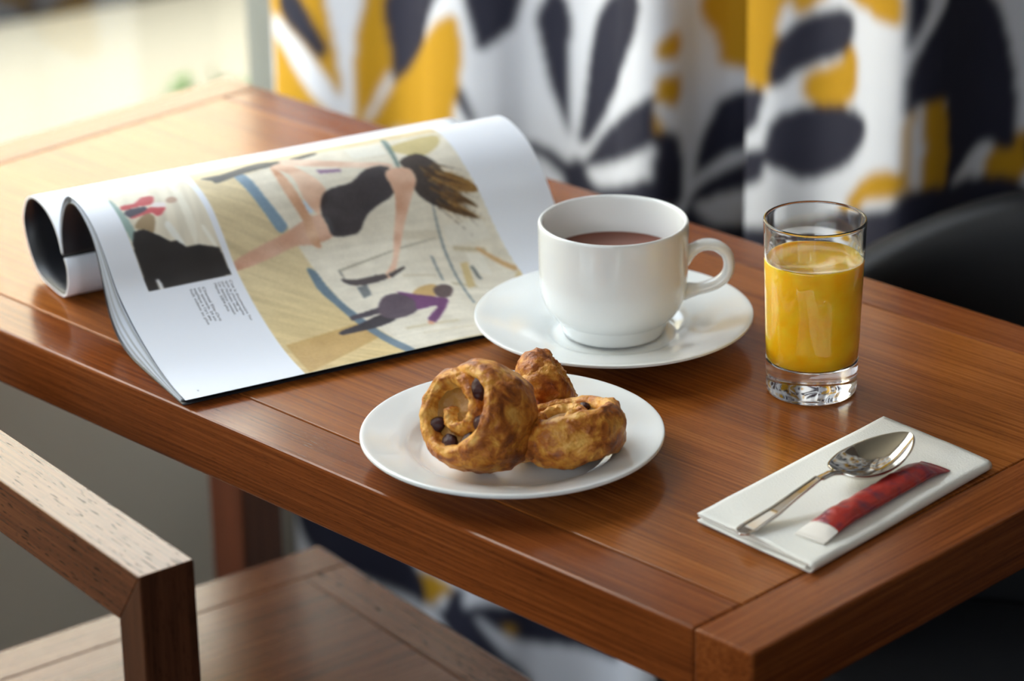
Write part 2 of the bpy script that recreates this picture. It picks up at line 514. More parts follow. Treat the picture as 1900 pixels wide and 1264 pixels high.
PRINT_SMALL = {
    'light_streak': [(46,113),(50,110),(55,130),(50,125)],
    'streak3': [(64,77),(68,75),(67,116),(61,129)],
    'streak2': [(70,119),(72,118),(76,134),(73,133)],
    'small_teal': [(20,78),(18,91),(19,109),(21,121),(24,117),(25,110),(22,86)],
    'brown_a': [(26,110),(32,103),(39,100),(42,105),(37,116),(33,113)],
    'red_a': [(25,88),(34,88),(41,83),(49,84),(45,92),(36,92),(24,93)],
    'dark_a': [(25,94),(39,93),(38,98),(26,101)],
    'red_b': [(26,101),(37,98),(42,95),(52,97),(49,102),(44,104),(41,100),(29,102)],
    'white_a': [(46,91),(54,93),(52,97),(44,95)],
    'head_a': [(55,91),(59,88),(62,89),(63,93),(59,95),(56,94)],
    'small_black': [(24,113),(31,112),(36,116),(41,120),(46,125),(50,125),(55,131),(64,131),(77,136),(78,157),(30,158),(29,150),(27,150),(27,158),(19,157),(20,122)],
}
CURTAIN_PRINT = [
    ('y', [(33,723),(137,745),(198,748),(196,676),(194,611),(137,605),(46,599),(42,652),(40,692)]),
    ('y', [(289,738),(311,751),(322,748),(326,729),(326,707),(317,670),(300,642),(185,611),(192,655),(233,689)]),
    ('w', [(46,701),(66,698),(104,679),(130,652),(152,617),(137,617),(95,648),(66,673),(46,683)]),
    ('w', [(130,742),(167,745),(156,692),(152,624),(150,614),(141,614),(141,624),(139,670)]),
    ('w', [(187,664),(192,658),(170,621),(161,614)]),
    ('n', [(62,723),(70,732),(88,735),(108,717),(126,692),(128,683),(121,673),(99,686),(66,704)]),
    ('n', [(192,748),(293,773),(284,748),(253,707),(194,658),(192,676)]),
    ('n', [(330,779),(381,782),(381,760),(374,745),(344,723),(337,742)]),
    ('n', [(403,773),(407,782),(423,782),(432,757),(430,729),(430,655),(430,648),(410,692),(399,735),(396,757)]),
    ('n', [(559,813),(559,791),(537,754),(445,648),(449,704),(458,745),(471,776),(500,800),(548,816)]),
    ('n', [(577,732),(577,711),(577,689),(535,664),(452,630),(445,633),(482,673),(553,717)]),
    ('n', [(385,642),(407,639),(425,630),(436,636),(445,633),(465,617),(535,642),(577,658),(577,630),(432,586),(421,611),(403,627),(388,633)]),
    ('n', [(322,686),(328,683),(339,661),(333,655),(319,673)]),
    ('y', [(579,776),(599,785),(599,763),(579,763)]),
    ('y', [(579,745),(601,745),(599,723),(579,726)]),
    ('y', [(579,717),(588,698),(579,695)]),
    ('n', [(579,695),(601,692),(604,636),(579,639)]),
    ('y', [(632,813),(778,841),(778,819),(771,763),(747,754),(654,745),(641,769)]),
    ('y', [(791,844),(822,847),(808,832),(791,822)]),
    ('y', [(846,853),(912,869),(916,841),(894,841),(861,844)]),
    ('y', [(800,773),(833,791),(855,810),(863,794),(859,769),(841,757),(804,751)]),
    ('n', [(771,791),(791,816),(813,828),(848,838),(857,828),(852,810),(833,794),(800,779),(771,757)]),
    ('n', [(771,732),(793,745),(813,751),(857,760),(879,754),(872,732),(846,707),(806,686),(784,689),(764,698)]),
    ('n', [(753,754),(758,735),(738,711),(626,655),(619,652),(626,683),(637,704),(656,723)]),
    ('n', [(619,639),(764,707),(764,689),(749,670),(650,633)]),
    ('n', [(612,630),(652,605),(764,639),(808,652),(855,673),(907,692),(921,695),(921,648),(782,611),(610,577)]),
    ('y', [(850,679),(868,701),(896,720),(921,723),(921,707),(885,692),(863,676)]),
    ('n', [(923,872),(936,869),(941,856),(925,825),(923,832)]),
    ('n', [(965,856),(974,838),(963,773),(925,769),(923,800),(938,832)]),
    ('n', [(963,866),(1018,853),(1046,791),(1053,717),(1035,720),(1018,729),(967,707),(965,794)]),
    ('y', [(925,769),(963,773),(967,707),(927,711)]),
    ('w', [(930,769),(938,773),(938,711),(930,711)]),
    ('y', [(1024,717),(1062,714),(1062,692),(1026,695)]),
    ('n', [(921,707),(967,707),(1062,686),(1068,614),(923,652)]),
    ('y', [(198,155),(280,183),(291,177),(231,133),(207,130)]),
    ('n', [(42,189),(123,205),(205,161),(211,124),(137,140),(70,155)]),
    ('n', [(231,133),(269,146),(295,180),(313,186),(313,168),(346,180),(496,189),(493,164),(383,143),(328,164),(346,140),(383,102),(357,99),(286,130)]),
    ('y', [(355,158),(368,158),(366,146)]),
]

# ------------------------------------------------------------------ curtain
CPATH = [(-1.225,.73),(-1.19,.70),(-1.13,.69),(-1.09,.705),(-1.05,.725),(-1.01,.715),(-.97,.695),(-.93,.69),(-.90,.70),(-.87,.72),(-.82,.73),(-.77,.715),(-.735,.695),(-.705,.685),(-.685,.695),(-.683,.73),(-.67,.755),(-.645,.755),(-.630,.735),(-.615,.71),(-.58,.70),(-.54,.71),(-.50,.70),(-.46,.685),(-.435,.685),(-.425,.71),(-.43,.77),(-.415,.83),(-.41,.88),(-.39,.94),(-.35,.97),(-.30,.95),(-.25,.96),(-.20,.98),(-.12,.95),(-.04,.98),(.05,.95),(.15,.98),(.25,.95),(.35,.97)]
P, CL = resample(catmull(CPATH, 12), 640)
zs = np.concatenate([np.arange(.012, 1.0, .0034), np.arange(1.0, 2.59, .012), [2.59]])
SS, ZZ = np.meshgrid(np.linspace(0, CL, len(P)), zs, indexing='ij')
XYZ = np.stack([np.broadcast_to(P[:, :1], SS.shape), np.broadcast_to(P[:, 1:2], SS.shape), ZZ], -1)
curtain = empty('curtain', (-.6, .72, 0), 'floor-length curtain with large yellow and navy leaf print on white', 'curtain')
cloth = grid_obj('cloth', XYZ - np.array([-.6, .72, 0]), M['curtain'], curtain)
CC = {'w': lin((210, 211, 217)), 'y': lin((182, 136, 26)), 'n': lin((40, 40, 54))}
rgb = np.empty(SS.shape + (3,)); rgb[:] = CC['w']
shapes = [(k, round_poly([(s, z) for s, z in l], 2)) for k, l in CURTAIN_PRINT]
TILES = [(ds_ + (.31 if k_ % 2 else 0), .290 * k_) for k_ in range(1, 7) for ds_ in (-.62, 0, .62, 1.24)] + [(1.0, .0), (1.2, -.29), (.3, -.36), (0, 0)]
for ds, dz in TILES:
    for k, l in shapes:
        if ds or dz:
            if l[:, 1].min() < 560 or l[:, 0].max() > 900: continue
            if (ds, dz) in ((.3, -.36),) and l[:, 0].max() < 300: continue
        q = l / 1000 + np.array([ds, dz])
        i0, i1 = np.searchsorted(SS[:, 0], (q[:, 0].min(), q[:, 0].max()))
        j0, j1 = np.searchsorted(zs, (q[:, 1].min(), q[:, 1].max()))
        if i1 <= i0 or j1 <= j0: continue
        sub = in_poly(SS[i0:i1, j0:j1], ZZ[i0:i1, j0:j1], q)
        rgb[i0:i1, j0:j1][sub] = CC[k]
for _ in range(2):                                    # soften the print's edges over neighbouring threads
    for ax_ in (0, 1):
        rgb = (np.roll(rgb, 1, ax_) + 2 * rgb + np.roll(rgb, -1, ax_)) / 4
set_colors(cloth, rgb.reshape(-1, 3))

# ------------------------------------------------------------------ table
TH, TX, TY, TT = .74, -.9757, .4643, .040
table = empty('dining_table', (TX / 2, TY / 2, 0), 'glossy brown wooden table carrying the breakfast and the magazine', 'table')
def tbox(name, x0, x1, y0, y1, z0, z1, mat, bevel=.0018):
    cx_, cy_ = TX / 2, TY / 2
    return box(name, x0 - cx_, x1 - cx_, y0 - cy_, y1 - cy_, z0, z1, mat, table, bevel)
g = .0004; ES = .0415; BS = .040
tbox('end_strip', -ES + g, 0, 0, TY, TH - TT, TH, M['table_y'])
tbox('end_strip', TX, TX + ES - g, 0, TY, TH - TT, TH, M['table_y'])
tbox('side_strip', TX + ES, -ES, 0, BS - g, TH - TT, TH, M['table_x2'])
tbox('side_strip', TX + ES, -ES, TY - BS + g, TY, TH - TT, TH, M['table_x2'])
tbox('top_panel', TX + ES, -ES, BS, TY - BS, TH - TT + .006, TH, M['table_x'], .0008)
LW = .045
for x0 in (TX, -LW):
    for y0 in (0, TY - LW):
        tbox('leg', x0, x0 + LW, y0, y0 + LW, 0, TH - TT, M['leg_z'], .002)

# ------------------------------------------------------------------ wooden chair (its low back faces the camera)
chair = empty('wooden_chair', (-.2726, -.1883, 0), 'low-backed brown wooden chair pulled up to the table', 'chair', rotz=math.radians(-8.3))
RZ, RT, RW, RL, PW = .76, .036, .0345, .503, .026
prism('back_rail', [(-RL, RZ), (0, RZ), (-PW, RZ - RT), (-RL + PW, RZ - RT)], 0, RW, M['chair_x'], chair, .0009)
prism('back_post', [(0, RZ), (0, 0), (-PW, 0), (-PW, RZ - RT)], 0, RW, M['chair_z'], chair, .0009)
prism('back_post', [(-RL, RZ), (-RL + PW, RZ - RT), (-RL + PW, 0), (-RL, 0)], 0, RW, M['chair_z'], chair, .0009)
SZ, SD = .45, .433
sb = .040
box('seat_border', -RL, -RL + sb, RW, SD, SZ - .03, SZ, M['chair_y'], chair, .0015)
box('seat_border', -sb, 0, RW, SD, SZ - .03, SZ, M['chair_y'], chair, .0015)
box('seat_front_border', -RL + sb, -sb, SD - sb, SD, SZ - .03, SZ, M['chair_x'], chair, .0015)
box('seat_panel', -RL + sb, -sb, RW, SD - sb, SZ - .028, SZ, M['chair_y'], chair, .001)
for x0 in (-RL, -PW):
    box('front_leg', x0, x0 + PW, SD - RW, SD, 0, SZ - .03, M['chair_z'], chair, .0015)

# ------------------------------------------------------------------ black tub chair behind the table
tub = empty('tub_chair', (-.20, .475, 0), 'black upholstered tub chair between the table and the curtain', 'chair')
def tub_shell():
    NU, NV = 72, 28
    X = np.zeros((NU, NV, 3))
    for i in range(NU):
        u = -1 + 2 * i / (NU - 1)
        ang = math.radians(90 + u * 88)
        R0, th = .31, .055
        top = .722 - .13 * max(0, abs(u) - .35) ** 1.3 * 2
        for j in range(NV):
            ph = 2 * math.pi * j / NV
            cc, ss = math.cos(ph), math.sin(ph)
            rx = math.copysign(abs(cc) ** .45, cc) * th / 2
            rz = math.copysign(abs(ss) ** .3, ss)
            z0, z1 = .20, top
            end = 1 - .0 * u
            X[i, j] = ((R0 - th / 2 + rx) * math.cos(ang) * 1.0, (R0 - th / 2 + rx) * math.sin(ang), (z0 + z1) / 2 + rz * (z1 - z0) / 2)
    return X
Xs = tub_shell()
sh = grid_obj('backrest', Xs, M['black_fabric'], tub, closed_v=True)
bm = bmesh.new(); bm.from_mesh(sh.data)
bmesh.ops.holes_fill(bm, edges=[e_ for e_ in bm.edges if e_.is_boundary], sides=0)
bmesh.ops.recalc_face_normals(bm, faces=bm.faces[:]); bm.to_mesh(sh.data); bm.free()
bm = bmesh.new()
r = bmesh.ops.create_circle(bm, cap_ends=True, segments=48, radius=.25)
f = bm.faces[:]
ex = bmesh.ops.extrude_face_region(bm, geom=f)
for v in [q for q in ex['geom'] if isinstance(q, bmesh.types.BMVert)]: v.co.z += .13
for v in bm.verts:
    v.co.z += .27
    v.co.y = max(v.co.y, .0)
bmesh.ops.recalc_face_normals(bm, faces=bm.faces[:])
bmesh.ops.bevel(bm, geom=[e_ for e_ in bm.edges if abs(e_.verts[0].co.z - e_.verts[1].co.z) < 1e-5], offset=.02, segments=4, profile=.5, affect='EDGES')
bm_obj('seat_cushion', bm, M['black_fabric'], tub)
for sx, sy in ((-.17, .03), (.17, .03), (-.15, .2), (.15, .2)):
    lathe('leg', [(0, 0), (.012, 0), (.018, .28), (0, .28)], M['black_metal'], tub, 20, (sx, sy, 0))

# ------------------------------------------------------------------ garden seen through the window
gw = empty('garden_wall', (-3.79, 2.20, -.16), 'low dark garden wall outside the window', 'wall')
gw.rotation_euler = (0, 0, math.radians(-14))
box('wall_body', -.16, 0, -3.2, .9, 0, .42, M['dark_wall_out'], gw, .01)
box('coping', -.18, .02, -3.22, .92, .42, .47, M['dark_wall_out'], gw, .01)
shrub = empty('garden_shrub', (-2.45, 1.63, -.16), 'small green shrub outside the window beyond the table corner', 'shrub')
def leaves(n, cx_, cz_, r, rz, rnd):
    V, F = [], []
    for _ in range(n):
        d = Vector((rnd.gauss(0, 1), rnd.gauss(0, 1), rnd.gauss(0, 1))).normalized() * rnd.uniform(.5, 1)
        c = Vector((d.x * r, d.y * r, cz_ + d.z * rz))
        ax = Vector((rnd.gauss(0, 1), rnd.gauss(0, 1), rnd.gauss(0, 1))).normalized()
        b = ax.cross(Vector((.3, .5, .8))).normalized()
        nrm = ax.cross(b) * .003
        L_, w = rnd.uniform(.035, .055), rnd.uniform(.012, .02)
        k = len(V)
        V += [c - ax * L_ / 2, c + b * w / 2 + nrm, c + ax * L_ / 2, c - b * w / 2 + nrm]
        F += [(k, k + 1, k + 2), (k, k + 2, k + 3)]
    return V, F
rnd = random.Random(3)
V, F = leaves(280, 0, .215, .11, .105, rnd)
tag(mesh_obj('foliage', V, F, M['leaf'], shrub, False), kind='stuff')
lathe('stem', [(0, 0), (.012, 0), (.008, .2), (0, .22)], M['stem'], shrub, 12)

# ------------------------------------------------------------------ magazine
MP0 = np.array([-.46604, .00175]); ME = np.array([.280105, .959969]); MN = np.array([-ME[1], ME[0]]); MLEN = .325
mag = empty('magazine', (MP0[0], MP0[1], TH), 'open magazine with one half rolled under, photo spread upwards', 'magazine')
NEAR = np.array([(206,36),(208,45),(207.5,54),(203.4,66),(196,77),(186,83.2),(173.4,84.6),(160,82.7),(147,78.7),(134.7,71.9),(120.3,59.3),(103.5,43),(82.6,30),(61.7,20.3),(40,12.5),(20,7.8),(0,5.2)]) / 1000
COVER = np.array([(204,35),(204.5,45),(203.5,54),(199,64.5),(192,74),(183,79),(171,80),(158.5,75),(149,68.5),(142,60),(136,47.4),(130,31.8),(123,17.5),(110,7),(91,2),(72,1),(40,.7),(4,.5)]) / 1000
FAR = np.array([(206,36),(212,47),(220,54.5),(232,60),(246,62),(259,61),(270,56),(277,48),(281.5,39),(281,30),(277,21),(270,12),(261,5.5),(250,2.4),(234,1.8),(216,2.2),(206,5),(200,13),(198,22),(199,29),(202.5,34)]) / 1000

def flat(a, d, z):
    k = sstep(a, .19, .27) * (1 - sstep(d, .055, .118))
    return z * (1 - k * .62)
def sheet(name, prof, na, nt_, mat, parent, a0=0.0, a1=MLEN, lift=0.0):
    Pn, Ln = resample(catmull(prof, 16), nt_)
    A_, _ = np.meshgrid(np.linspace(a0, a1, na), np.arange(nt_), indexing='ij')
    D_ = np.broadcast_to(Pn[:, 0], A_.shape); Z_ = flat(A_, D_, np.broadcast_to(Pn[:, 1], A_.shape)) + lift
    X = np.stack([ME[0] * A_ + MN[0] * D_, ME[1] * A_ + MN[1] * D_, Z_], -1)
    return grid_obj(name, X, mat, parent), A_, np.broadcast_to(np.linspace(0, Ln, nt_), A_.shape), X, Ln

NA, NT = 540, 440
page, PA, PT, PX, PLEN = sheet('open_page', NEAR, NA, NT, M['print'], mag)
# --- the print on the page, laid out in millimetres: a along the spine, t across the page
a, t = PA * 1000, PT * 1000
rng = np.random.default_rng(5)
def vnoise(a, t, sa, st, seed=0):
    r = np.random.default_rng(seed)
    G = r.random((64, 64))
    x, y = (a / sa) % 63, (t / st) % 63
    i, j = x.astype(int), y.astype(int); fx, fy = x - i, y - j
    fx, fy = fx * fx * (3 - 2 * fx), fy * fy * (3 - 2 * fy)
    return (G[i, j] * (1 - fx) + G[i + 1, j] * fx) * (1 - fy) + (G[i, j + 1] * (1 - fx) + G[i + 1, j + 1] * fx) * fy
img = np.empty(a.shape + (3,)); img[:] = (235, 238, 247)
def paint(poly, col, mask=None, it=1, var=0.0):
    q = in_poly(a, t, round_poly(poly, it) if it else poly)
    if mask is not None: q &= mask
    c = np.array(col, float)
    img[q] = c if not var else (c[None] + ((vnoise(a, t, 9, 9, 11)[q] - .5) * var)[:, None])
main = (a > 82.5) & (a < 270 + np.clip((t - 110) * .11, 0, 9)) & (t > 8)
streak = vnoise(a + t * .8, t - a * .8, 26, 3.0, 2) * .6 + vnoise(a + t * .8, t - a * .8, 70, 7, 3) * .4
base = np.array([219, 201, 162.])[None, None] + ((streak - .5) * 34)[..., None] * np.array([1, 1, .9])
base += (sstep(t, 130, 262)[..., None]) * np.array([-4, -12, -28.])
img[main] = base[main]
paint(PRINT_MAIN['wall'], (229, 221, 204), main, 0, 16)
wallm = in_poly(a, t, PRINT_MAIN['wall']) & main
img[wallm] += ((vnoise(a + t * .3, t, 30, 2.2, 31)[wallm] - .5) * 14)[:, None]
for (x0, y0, x1, y1, cl) in ((205, 150, 232, 157, (214, 204, 184)), (238, 165, 262, 168, (204, 190, 160)), (246, 170, 258, 186, (236, 230, 216)), (222, 196, 240, 199, (206, 194, 166)),
                             (190, 186, 214, 188, (214, 202, 178)), (244, 205, 262, 210, (238, 232, 220)), (168, 236, 206, 239, (212, 200, 172)), (176, 246, 212, 248, (222, 212, 190)), (236, 74, 262, 80, (236, 230, 212)), (196, 70, 222, 84, (236, 232, 220))):
    paint([(x0, y0), (x1, y0 + 3), (x1, y1 + 3), (x0, y1)], cl, wallm, 0)
COLS = {'floor_dark': (196, 160, 98), 'panel': (230, 224, 210), 'ceil': (206, 190, 138), 'ceilb': (120, 140, 136), 'beam': (206, 168, 120), 'beam2': (212, 190, 140),
        'line1': (132, 142, 144), 'line2': (140, 148, 148), 'line3': (176, 168, 150), 'line4': (150, 146, 136), 'pole': (120, 124, 122), 'stripe1': (128, 152, 172), 'stripe2': (106, 126, 142),
        'bar': (82, 80, 78), 'purp_small': (150, 120, 150), 'tri': (206, 218, 232), 'thigh': (228, 190, 164), 'arm_up': (230, 198, 176), 'leg': (220, 176, 152), 'shin': (212, 164, 132),
        'leotard': (72, 67, 71), 'strand1': (150, 112, 62), 'strand2': (104, 78, 50), 'strand3': (92, 68, 46), 'hair': (76, 68, 66), 'arm': (224, 180, 154), 'shoe': (84, 76, 78), 'shoe_b': (74, 66, 66),
        'bag': (122, 126, 128), 'leg2a': (74, 66, 76), 'leg2b': (52, 46, 54), 'blond': (206, 172, 116), 'dress': (92, 78, 90), 'purple': (112, 66, 112), 'head2': (96, 80, 80), 'hand2': (214, 160, 130)}
for k, l in PRINT_MAIN.items():
    if k == 'wall': continue
    paint(l, COLS[k], main, 1 if len(l) > 4 and not k.startswith('line') else 0, 14)
# loose strands of hair
for s in range(64):
    a0_, t0_ = 238 + rng.random() * 14, 104 + rng.random() * 34
    ln, dr = 14 + rng.random() * 18, (.35 + rng.random() * .75)
    a1_, t1_ = a0_ + ln * math.cos(dr), t0_ + ln * math.sin(dr)
    w = .35 + rng.random() * .55
    col = [(150, 108, 56), (92, 66, 44), (176, 136, 80), (70, 54, 44)][s % 4]
    paint([(a0_, t0_ - w), (a1_, t1_), (a0_, t0_ + w)], col, main, 0)
# shading inside the photograph on the page: soft modelling of the limbs as printed
for k in ('thigh', 'leg', 'shin', 'arm', 'arm_up'):
    q = in_poly(a, t, round_poly(PRINT_MAIN[k], 1)) & main
    v_ = vnoise(a, t, 14, 7, 21)[q] - .5
    img[q] += v_[:, None] * np.array([30, 46, 50.])
small = (a > 18.8) & (a < 78) & (t < 157.2) & (t > 8)
b2 = np.array([228, 219, 200.])[None, None] + ((vnoise(a * 1.0 + t * .18, t * .12, 3.2, 6, 8) - .5) * 30)[..., None]
img[small] = b2[small]
SC = {'light_streak': (240, 238, 230), 'streak3': (238, 232, 216), 'streak2': (244, 240, 228), 'small_teal': (150, 172, 166), 'brown_a': (164, 142, 112), 'red_a': (192, 76, 80), 'dark_a': (84, 80, 92),
      'red_b': (204, 92, 98), 'white_a': (236, 226, 224), 'head_a': (190, 160, 140), 'small_black': (50, 47, 48)}
for k, l in PRINT_SMALL.items():
    paint(l, SC[k], small, 0 if k == 'small_black' else 1, 8)
paint([(27, 149.5), (29.2, 149.5), (30.2, 157), (27.6, 157)], (232, 232, 236), small, 0)
raw = img.copy()
for _ in range(2):                                   # soft focus of the printed photographs
    for ax_ in (0, 1):
        img = (np.roll(img, 1, ax_) + 2 * img + np.roll(img, -1, ax_)) / 4
img[~(main | small)] = raw[~(main | small)]
img[main] += ((vnoise(a, t, 1.3, 1.3, 41)[main] - .5) * 8)[:, None]
c = np.clip(img, 0, 255) / 255
lrgb = np.where(c <= .04045, c / 12.92, ((c + .055) / 1.055) ** 2.4)
set_colors(page, lrgb.reshape(-1, 3))

# captions set across the page
def page_at(av, tv, off):
    i = np.clip(av / MLEN * (NA - 1), 0, NA - 1.001); j = np.clip(tv / PLEN * (NT - 1), 0, NT - 1.001)
    i0, j0 = int(i), int(j); fi, fj = i - i0, j - j0
    p = (PX[i0, j0] * (1 - fi) + PX[i0 + 1, j0] * fi) * (1 - fj) + (PX[i0, j0 + 1] * (1 - fi) + PX[i0 + 1, j0 + 1] * fi) * fj
    du = PX[i0 + 1, j0] - PX[i0, j0]; dv = PX[i0, j0 + 1] - PX[i0, j0]
    nn = np.cross(dv, du); nn /= np.linalg.norm(nn)
    if nn[2] < 0: nn = -nn
    return p + nn * off
def caption(lines, a_first, pitch, t0, size, widths):
    V, F = [], []
    for k, (line, wd) in enumerate(zip(lines, widths)):
        cu = bpy.data.curves.new('caption_line', 'FONT'); cu.body = line; cu.size = size
        to = bpy.data.objects.new('caption_line', cu); COL.objects.link(to)
        bpy.context.view_layer.update()
        me = bpy.data.meshes.new_from_object(to.evaluated_get(bpy.context.evaluated_depsgraph_get()))
        bpy.data.objects.remove(to); bpy.data.curves.remove(cu)
        xs = [v.co.x for v in me.vertices] or [0, 1]
        sc = wd / max(max(xs), 1e-6)
        o0 = len(V)
        for v in me.vertices:
            V.append(page_at(a_first - k * pitch + v.co.y, t0 + v.co.x * sc, .00012))
        F += [tuple(o0 + i for i in p.vertices) for p in me.polygons]
        bpy.data.meshes.remove(me)
    return mesh_obj('caption', V, F, M['ink'], page, False)
caption(["C'est le documentaire Yun", "que la choregraphe", "pour McQueen, minute", "Un danseur contact", "Meme 2004 plus"], .0742, .00275, .161, .0026, (.037, .031, .027, .029, .025))
caption(["Chantal Elie-Orit", "Un spectacle, 24 ans", "explique a l'art des", "huit videos au plus"], .0545, .0029, .162, .0026, (.031, .030, .029, .032))
caption(["26"], .0115, .002, .255, .0018, (.002,))

# further sheets of the same half, fanned out under the open page
WK = [.06, .13, .2, .3, .52, .62, .72, .82, .9]
Pn, _ = resample(catmull(NEAR, 16), 90); Pc, _ = resample(catmull(COVER, 16), 90)
for i, w in enumerate(WK):
    prof = Pn * (1 - w) + Pc * w
    prof[:, 1] -= .0002
    mt = M['paper_dark'] if i == 1 else (M['paper_edge'] if i % 2 else M['paper'])
    sheet('page', prof[::3], 28, 80, mt, mag, .0002 * (i % 3), MLEN - .0003 * (i % 2))
fc = sheet('front_cover', COVER, 28, 90, M['cover'], mag)[0]
sd = fc.modifiers.new('thickness', 'SOLIDIFY'); sd.thickness = .0005; sd.offset = 0
def loop_block(name, inset0, inset1, mat):
    Pf, Lf = resample(catmull(FAR, 10), 130)
    tg = np.gradient(Pf, axis=0); tg /= np.linalg.norm(tg, axis=1)[:, None]
    nr = np.stack([tg[:, 1], -tg[:, 0]], 1)      # towards the inside of the loop
    Ai = np.linspace(0, MLEN, 30)
    ring = np.concatenate([Pf + nr * inset0, (Pf + nr * inset1)[::-1]])
    X = np.stack([ME[0] * Ai[:, None] + MN[0] * ring[:, 0][None], ME[1] * Ai[:, None] + MN[1] * ring[:, 0][None], np.broadcast_to(ring[:, 1], (30, len(ring)))], -1)
    o = grid_obj(name, X, mat, mag, closed_v=True)
    bm = bmesh.new(); bm.from_mesh(o.data)
    n_ = len(Pf); bm.verts.ensure_lookup_table(); tot = len(ring)
    for row in (0, 29):
        for j in range(n_ - 1):
            try: bm.faces.new([bm.verts[row * tot + q] for q in (j, j + 1, tot - 2 - j, tot - 1 - j)])
            except ValueError: pass
    bmesh.ops.recalc_face_normals(bm, faces=bm.faces[:])
    bm.to_mesh(o.data); bm.free()
    return o
fb = loop_block('rolled_pages', 0, .0013, M['paper'])
# two columns of small print on the outside of the roll, seen under the arch
Pf, Lf = resample(catmull(FAR, 10), 400)
V, F = [], []
rp = random.Random(4)
for a_l in (.028, .046, .050, .054):
    k_ = 318
    while k_ < 388:
        ln = rp.randint(2, 6)
        tg = Pf[k_ + 1] - Pf[k_]; tg /= np.linalg.norm(tg)
        for kk in (k_, k_ + ln):
            d_, z_ = Pf[min(kk, 399)] + np.array([-tg[1], tg[0]]) * .00015
            for da in (0, .0022):
                V.append((ME[0] * (a_l + da) + MN[0] * d_, ME[1] * (a_l + da) + MN[1] * d_, z_))
        b_ = len(V) - 4
        F.append((b_, b_ + 1, b_ + 3, b_ + 2))
        k_ += ln + 2
mesh_obj('small_print', V, F, M['paper_dark'], fb, False)
loop_block('back_cover', .0014, .0019, M['cover'])

# ------------------------------------------------------------------ saucer and cup
SX, SY = -.3455, .2635
saucer = empty('saucer', (SX, SY, TH), 'white round china saucer under the cup', 'saucer')
lathe('body', smooth_profile([(0, .0045), (.030, .0045)], 2) + smooth_profile([(.034, .0052), (.040, .0056), (.044, .0078), (.052, .0112), (.066, .0148), (.080, .0178), (.0895, .0200), (.0908, .0192), (.0895, .0178), (.078, .0146), (.062, .0106), (.050, .0062), (.0425, .0030), (.0405, .0004), (.0385, .0000), (.0365, .0012), (.033, .0020)], 4) + [(0, .0022)], M['china'], saucer, 128)
cupz = TH + .0058
CH, CR = .0765, .0488
cup = empty('coffee_cup', (-.3487, .2668, cupz), 'white china cup of hot chocolate on the saucer', 'cup')
outer = [(.0, .0022), (.026, .0022), (.0288, .0004), (.0318, .0), (.0332, .0012), (.0350, .0062), (.0366, .0106), (.0376, .0112), (.0390, .0120), (.0428, .0166), (.0458, .0226), (.0475, .0300), (.0483, .040), (.0486, .056), (.0488, .068), (.0488, .0740), (.0482, .0762), (.0470, .0765), (.0458, .0752), (.0454, .070), (.0450, .056), (.0446, .040), (.042, .026), (.036, .015), (.024, .0085), (0, .0072)]
lathe('body', [outer[0], outer[1]] + smooth_profile(outer[2:-1], 5) + [outer[-1]], M['china'], cup, 128)
lathe('hot_chocolate', [(0, .0505), (.030, .0505), (.0415, .0507), (.0440, .0514), (.0453, .0518), (.0453, .0505), (.040, .046), (0, .046)], M['drink'], cup, 96)
hd = RIGHT.copy(); hd.z = 0; hd.normalize()
def handle():
    pts = catmull([(.0450, .0490), (.0505, .0545), (.0580, .0583), (.0660, .0578), (.0728, .0528), (.0752, .0450), (.0735, .0375), (.0680, .0322), (.0600, .0290), (.0520, .0273), (.0450, .0262)], 10)
    n_, m_ = len(pts), 20
    X = np.zeros((n_, m_, 3))
    side = np.array([-hd.y, hd.x, 0])
    for i, (r_, z_) in enumerate(pts):
        tg = pts[min(i + 1, n_ - 1)] - pts[max(i - 1, 0)]; tg = tg / np.linalg.norm(tg)
        nr = np.array([hd.x * -tg[1], hd.y * -tg[1], tg[0]])
        s_ = i / (n_ - 1); fl = 1 + .55 * max(0, abs(s_ - .5) * 2 - .72) / .28
        for j in range(m_):
            ph = 2 * math.pi * j / m_
            X[i, j] = np.array([hd.x * r_, hd.y * r_, z_]) + nr * math.cos(ph) * .0037 * fl + side * math.sin(ph) * .0056 * fl
    return X
grid_obj('handle', handle(), M['china'], cup, closed_v=True)

# ------------------------------------------------------------------ plate
plate = empty('side_plate', (-.2635, .0872, TH), 'white china plate holding three raisin pastries', 'plate')
lathe('body', [(0, .0050), (.03, .0050)] + smooth_profile([(.050, .0052), (.0555, .0062), (.0600, .0092), (.0640, .0122), (.072, .0148), (.082, .0172), (.0895, .0190), (.0910, .0180), (.0898, .0162), (.080, .0138), (.066, .0100), (.058, .0056), (.052, .0026), (.0505, .0), (.0480, .0), (.0465, .0016)], 4) + [(0, .0022)], M['china'], plate, 128)

